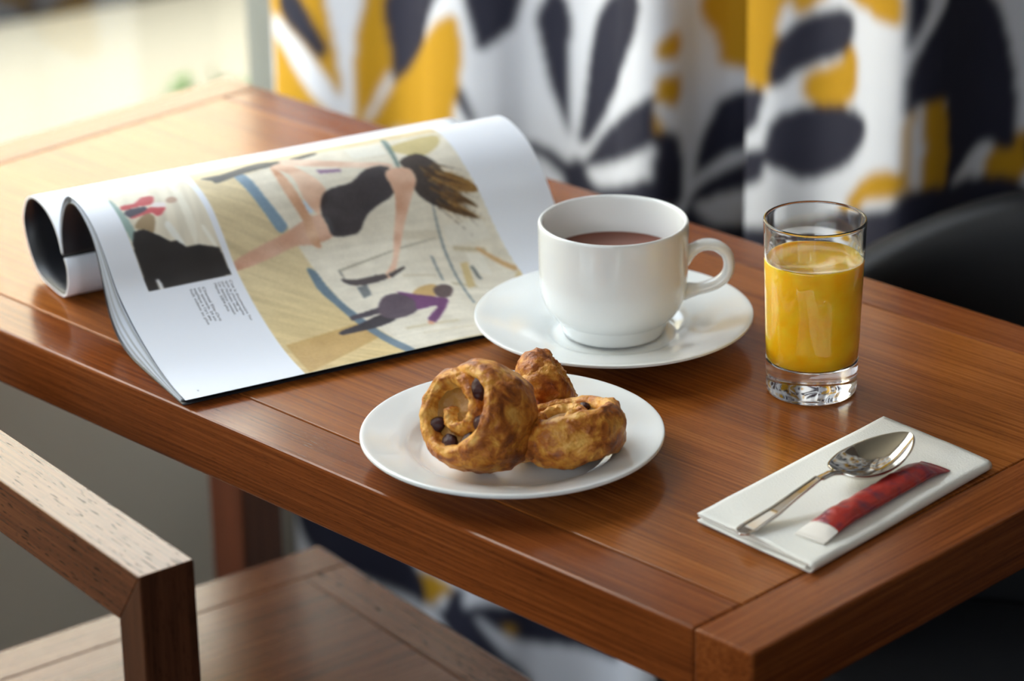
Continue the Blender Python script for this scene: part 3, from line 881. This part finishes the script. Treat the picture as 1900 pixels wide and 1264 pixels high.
# ------------------------------------------------------------------ pastries
def noise3(p, s, seed):
    return noise.noise(Vector((p[0] * s + seed, p[1] * s - seed * .7, p[2] * s + seed * 1.3)))
def pastry_r(s, turns, R, w, r_in):
    """radius of the rolled strip: a full outer turn, an inner curl, and the bridge between them"""
    left = (1 - s) * turns                       # turns counted back from the outer end
    ro = R - w
    if left < 1: return ro - .0030 * left
    if left < 1.22:
        k = float(sstep(left, 1, 1.22)); return (ro - .0030) * (1 - k) + (R * .42) * k
    return r_in + (R * .42 - r_in) * (max(0.0, (turns - left)) / (turns - 1.22)) ** .8
def pastry(label, center, normal, spin, R, h, turns, seed, raisins, wi=.0058, wo=.0090, r_in=.004, bulge=1.0):
    o = empty('raisin_pastry', center, label, 'pastry', 'raisin pastries on the plate')
    nz = Vector(normal).normalized()
    rot = nz.to_track_quat('Z', 'Y').to_matrix() @ Matrix.Rotation(spin, 3, 'Z')
    o.rotation_euler = rot.to_euler()
    NU, NV = 300, 40
    T = 2 * math.pi * turns
    X = np.zeros((NU, NV, 3)); colr = np.zeros((NU, NV))
    def fb(x, y, z): return noise.noise(Vector((x + seed, y, z))) + .5 * noise.noise(Vector((x * 2.1 + seed, y * 2.1 + 4, z * 2.1)))
    for i in range(NU):
        s = i / (NU - 1); th = s * T
        w = wi + (wo - wi) * float(sstep(s, .3, .7))
        rc = pastry_r(s, turns, R, w, r_in)
        hh = h * (.95 + .05 * float(sstep(s, .3, .6)))
        tap = max(.05, min(1, s / .06, (1 - s) / .12)) ** .5
        for j in range(NV):
            ph = 2 * math.pi * j / NV
            cc, ss = math.cos(ph), math.sin(ph)
            x_ = math.copysign(abs(cc) ** .8, cc) * w * tap
            z_ = math.copysign(abs(ss) ** .75, ss) * hh / 2 * (.4 + .6 * tap)
            rr = rc + x_
            if cc > 0: rr += bulge * .0035 * s * cc * (1 - ss * ss)
            p = [rr * math.cos(th), rr * math.sin(th), z_]
            flake = fb(th * 3.0, cc * 2.2, ss * 2.2)
            ridge = 1 - abs(noise.noise(Vector((th * 1.6 + seed, cc * 5, ss * 5 + seed)))) * 2
            nn_ = noise3(p, 85, seed) * .0012 + noise3(p, 36, seed + 3) * .0022 + flake * .0009 + max(0, ridge) ** 3 * .0009
            q = Vector((math.cos(th) * cc, math.sin(th) * cc, ss)) * nn_ * tap
            X[i, j] = (p[0] + q.x, p[1] + q.y, p[2] + q.z)
            tone = .12 + .17 * flake + .16 * noise3(p, 60, seed + 7) + .10 * noise3(p, 170, seed + 2)
            tone += .14 * (cc > .45) * s - .07 * (cc < -.3) + .10 * math.exp(-((ph - .95) / .35) ** 2) + max(0, ridge) ** 4 * .10
            colr[i, j] = tone
    # the baked base is flat where it rests on the plate
    Rm = np.array(rot); cw = np.array(center)
    Wd = X @ Rm.T + cw
    Wd[..., 2] = np.maximum(Wd[..., 2], TH + .0056)
    X = (Wd - cw) @ Rm
    d = grid_obj('dough', X, M['dough'], o, closed_v=True)
    set_colors(d, np.repeat(colr.reshape(-1)[:, None], 3, 1))
    bm = bmesh.new(); bm.from_mesh(d.data)
    bmesh.ops.holes_fill(bm, edges=[e_ for e_ in bm.edges if e_.is_boundary], sides=0)
    bmesh.ops.recalc_face_normals(bm, faces=bm.faces[:]); bm.to_mesh(d.data); bm.free()
    # custard bed between the turns
    V, F = [], []
    NR, NS = 14, 60
    for i in range(NR):
        for j in range(NS):
            an = 2 * math.pi * j / NS
            sl = 1 - (((T - an) % (2 * math.pi)) / T)
            rr = (pastry_r(sl, turns, R, wo, r_in) - wo * .2) * i / (NR - 1)
            p = (rr * math.cos(an), rr * math.sin(an), h * .33)
            V.append((p[0], p[1], p[2] + noise3(p, 120, seed + 9) * .0022))
    for i in range(NR - 1):
        for j in range(NS):
            F.append((i * NS + j, (i + 1) * NS + j, (i + 1) * NS + (j + 1) % NS, i * NS + (j + 1) % NS))
    k0 = len(V)
    V += [(v[0], v[1], -h * .42) for v in V[-NS:]]
    for j in range(NS): F.append(((NR - 1) * NS + j, k0 + j, k0 + (j + 1) % NS, (NR - 1) * NS + (j + 1) % NS))
    F.append(tuple(range(k0 + NS - 1, k0 - 1, -1)))
    Vw = np.array(V) @ Rm.T + cw; Vw[:, 2] = np.maximum(Vw[:, 2], TH + .0062); V = (Vw - cw) @ Rm
    mesh_obj('custard', V, F, M['custard'], o)
    for k, (ang, rad, zz_, sc) in enumerate(raisins):
        bm = bmesh.new(); bmesh.ops.create_icosphere(bm, subdivisions=3, radius=1)
        for v in bm.verts:
            v.co *= 1 + .16 * noise3(v.co * .01, 260, seed + k) 
            v.co = Vector((v.co.x * sc * 1.15, v.co.y * sc * .85, v.co.z * sc * .7))
        ro = bm_obj('raisin', bm, M['raisin'], o, True)
        ro.location = (rad * math.cos(ang), rad * math.sin(ang), h * zz_); ro.rotation_euler = (0, 0, ang + k)
    return o

def cam_dir(r, u, b):
    return RIGHT * r + UP * u - FWD * b

# front pastry leaning on its neighbour, its spiral towards the left of the camera
pastry('large raisin pastry swirl leaning at the front left of the plate', (-.2585, .0545, TH + .0392), cam_dir(-.64, .22, .72), 2.6, .0318, .044, 2.0, 1.7,
       [(1.3, .0190, .37, .0060), (2.2, .0195, .36, .0060), (2.9, .0200, .36, .0054), (3.6, .0195, .36, .0058), (4.8, .0190, .37, .0066)], wi=.0052, wo=.0058)
pastry('flat raisin pastry lying at the right of the plate', (-.2275, .0975, TH + .0250), cam_dir(-.12, .86, .16), .6, .0350, .029, 2.0, 5.2,
       [(1.0, .018, .38, .0045), (2.9, .018, .38, .0040)], wi=.0048, wo=.0066)
pastry('small raisin pastry at the back of the plate, behind the swirl', (-.2765, .1300, TH + .0300), cam_dir(.80, .50, .08), 4.2, .0215, .026, 1.7, 9.1,
       [(.4, .012, .3, .003)], wi=.0040, wo=.0066)

# ------------------------------------------------------------------ glass of orange juice
GX, GY, GH = -.1998, .2890, .1145
tum = empty('juice_glass', (GX, GY, TH), 'small straight glass tumbler filled with orange juice', 'glass')
def r_in(z): return .0262 + (.0302 - .0262) * z / GH
def r_out(z): return float(np.interp(z, [0, .003, .010, .05, .09, GH], [.0270, .0283, .0286, .0297, .0310, .0319]))
JB, JT = .0225, .0890          # the drink stands between these heights
lathe('base', [(0, .0012), (.020, .0012)] + smooth_profile([(.0240, .0003), (.0268, .0004), (.0283, .0030), (.0286, .010), (r_out(.018), .018), (r_out(JB), JB)], 5) + [(.0262, JB - .0002), (.018, JB - .0012), (0, JB - .0015)], M['glass'], tum, 128)
lathe('rim_wall', [(r_in(JT), JT - .0030), (r_out(JT - .003) - .0003, JT - .0030), (r_out(JT) - .0003, JT - .0002), (r_out(JT), JT + .0003)] + smooth_profile([(r_out(.098), .098), (.0317, GH - .004), (.0319, GH - .0012), (.0315, GH - .0002), (.0308, GH), (.0303, GH - .0008), (.0301, GH - .003), (r_in(.10), .10)], 5) + [(r_in(JT), JT + .0002), (r_in(JT), JT - .0030)], M['glass'], tum, 128)
lathe('orange_juice', [(0, JB - .0012), (.018, JB - .0009), (.0262, JB + .0001), (r_out(JB) - .0003, JB + .0010), (r_out(.035), .035), (r_out(.05), .05), (r_out(.07), .07), (r_out(JT - .001), JT - .001), (r_out(JT) - .0004, JT), (r_in(JT) - .0006, JT), (r_in(JT) - .0018, JT - .0006), (.022, JT - .0009), (0, JT - .0009)], M['juice'], tum, 128)

# ------------------------------------------------------------------ napkin
NAPC = [Vector(p) for p in ((-.1245, .0965), (-.0352, .0905), (-.0440, .2665), (-.1310, .2745))]
napkin = empty('paper_napkin', (-.085, .18, TH), 'folded white paper napkin under the spoon and sugar stick', 'napkin')
def nap_xy(u, v):
    a_ = NAPC[0].lerp(NAPC[1], u); b_ = NAPC[3].lerp(NAPC[2], u)
    return a_.lerp(b_, v)
def nap_sheet(name, path):
    V = np.zeros((len(path), 48, 3))
    for i, (u, z) in enumerate(path):
        for j in range(48):
            v = j / 47
            lift = max(0.0, (z - .0010) / .0055)
            q = nap_xy(u, v + (.006 * math.sin(z * 1900) if j == 0 else 0))
            wav = .0012 * noise.noise(Vector((u * 3 + .5, v * 4, 2.0))) * lift
            wav += .0012 * max(0, 1 - v * 7) * math.sin(u * 7 + z * 600) * lift            # the open end stands up a little
            wav += .0016 * math.exp(-((u - .62) / .12) ** 2 - ((v - .93) / .05) ** 2) * lift
            V[i, j] = (q.x + .085, q.y - .18, z + max(wav, -.0006))
    o = grid_obj(name, V, M['napkin'], napkin)
    md = o.modifiers.new('thickness', 'SOLIDIFY'); md.thickness = .0006; md.offset = 0
    return o
NTK = .0060
outer_path = [(u, .0007) for u in np.linspace(0, .965, 26)]
outer_path += [(.965 + .035 * math.sin(math.pi * q / 10), .0007 + NTK / 2 * (1 - math.cos(math.pi * q / 10))) for q in range(1, 10)]
outer_path += [(u, .0007 + NTK) for u in np.linspace(.965, 0, 26)]
nap_sheet('outer_fold', outer_path)
inner_path = [(u, .0024) for u in np.linspace(.012, .93, 24)]
inner_path += [(.93 + .018 * math.sin(math.pi * q / 8), .0024 + .0012 * (1 - math.cos(math.pi * q / 8))) for q in range(1, 8)]
inner_path += [(u, .0048) for u in np.linspace(.93, .006, 24)]
nap_sheet('inner_fold', inner_path)
NZ = TH + .0072

# ------------------------------------------------------------------ spoon
sp0, sp1 = Vector((-.0858, .0878, 0)), Vector((-.0800, .2350, 0))
spoon = empty('teaspoon', (sp0.x, sp0.y, NZ), 'polished steel teaspoon lying on the napkin', 'spoon')
def spoon_mesh():
    L_ = (sp1 - sp0).length
    ax = (sp1 - sp0).normalized(); sd_ = Vector((ax.y, -ax.x, 0))
    NU, NV = 110, 25
    top = np.zeros((NU, NV, 3))
    for i in range(NU):
        s = i / (NU - 1); x = s * L_
        b0 = .565                        # bowl starts
        if s < b0:
            q = s / b0
            w = np.interp(q, [0, .015, .04, .10, .25, .5, .75, .9, 1], [.0005, .0036, .0052, .0062, .0054, .0037, .0027, .0025, .0040])
            zc = np.interp(q, [0, .1, .35, .6, .8, .92, 1], [.0012, .0018, .0050, .0100, .0138, .0142, .0128])
            dep = 0
        else:
            q = (s - b0) / (1 - b0)
            w = .0042 * (1 - q) ** 8 + .0192 * (math.sin(math.pi * min(1, q ** .82)) ** .58 if 0 < q < 1 else 0)
            w *= 1 + .0 * q
            zc = np.interp(q, [0, .15, .5, 1], [.0128, .0120, .0130, .0175])
            dep = .0098 * math.sin(math.pi * min(1, max(0, q)) ** .9) ** .8 if 0 < q < 1 else 0
        for j in range(NV):
            v = -1 + 2 * j / (NV - 1)
            z = zc - dep * (1 - abs(v) ** 2.2)
            if s < b0:
                z += .0006 * (abs(v) > .72) * (q < .8) - .0007 * v * v * (q > .8)
            p = ax * x + sd_ * (w * v)
            top[i, j] = (p.x, p.y, z)
    return top
so = grid_obj('spoon_body', spoon_mesh(), M['steel'], spoon)
sd = so.modifiers.new('thickness', 'SOLIDIFY'); sd.thickness = .0013; sd.offset = -1
ss_ = so.modifiers.new('smooth', 'SUBSURF'); ss_.levels = 1; ss_.render_levels = 1

# ------------------------------------------------------------------ sugar stick
q0, q1 = Vector((-.0552, .1120, 0)), Vector((-.0622, .2365, 0))
stick = empty('sugar_stick', (q0.x, q0.y, NZ), 'red paper sugar stick with a white end on the napkin', 'sugar stick')
def stick_part(s0, s1, n_):
    ax = (q1 - q0).normalized(); L_ = (q1 - q0).length; sd_ = Vector((ax.y, -ax.x, 0))
    X = np.zeros((n_, 24, 3))
    for i in range(n_):
        s = s0 + (s1 - s0) * i / (n_ - 1)
        fat = min(1, max(.03, min((s - .02) / .22, (.985 - s) / .14)))
        hh = .0046 * fat ** .7 + .0004; w = .0104 - .0014 * fat
        for j in range(24):
            ph = 2 * math.pi * j / 24
            cc, sn = math.cos(ph), math.sin(ph)
            p = ax * (s * L_) + sd_ * (w * math.copysign(abs(cc) ** .9, cc))
            p.z = .0003 + hh * (1 + math.copysign(abs(sn) ** (1.5 if sn > 0 else .5), sn)) * (.85 if sn > 0 else 1)
            if sn > -.2: p.z += fat * .0009 * noise.noise(Vector((s * 16, cc * 2.2, 3.1)))
            X[i, j] = p[:]
    return X
def capped(name, X, mat, parent):
    o = grid_obj(name, X, mat, parent, closed_v=True)
    bm = bmesh.new(); bm.from_mesh(o.data)
    bmesh.ops.holes_fill(bm, edges=[e_ for e_ in bm.edges if e_.is_boundary], sides=0)
    bmesh.ops.recalc_face_normals(bm, faces=bm.faces[:]); bm.to_mesh(o.data); bm.free()
    return o
capped('wrapper', stick_part(.115, 1.0, 60), M['sachet'], stick)
capped('white_end', stick_part(0, .115, 12), M['sugar_white'], stick)
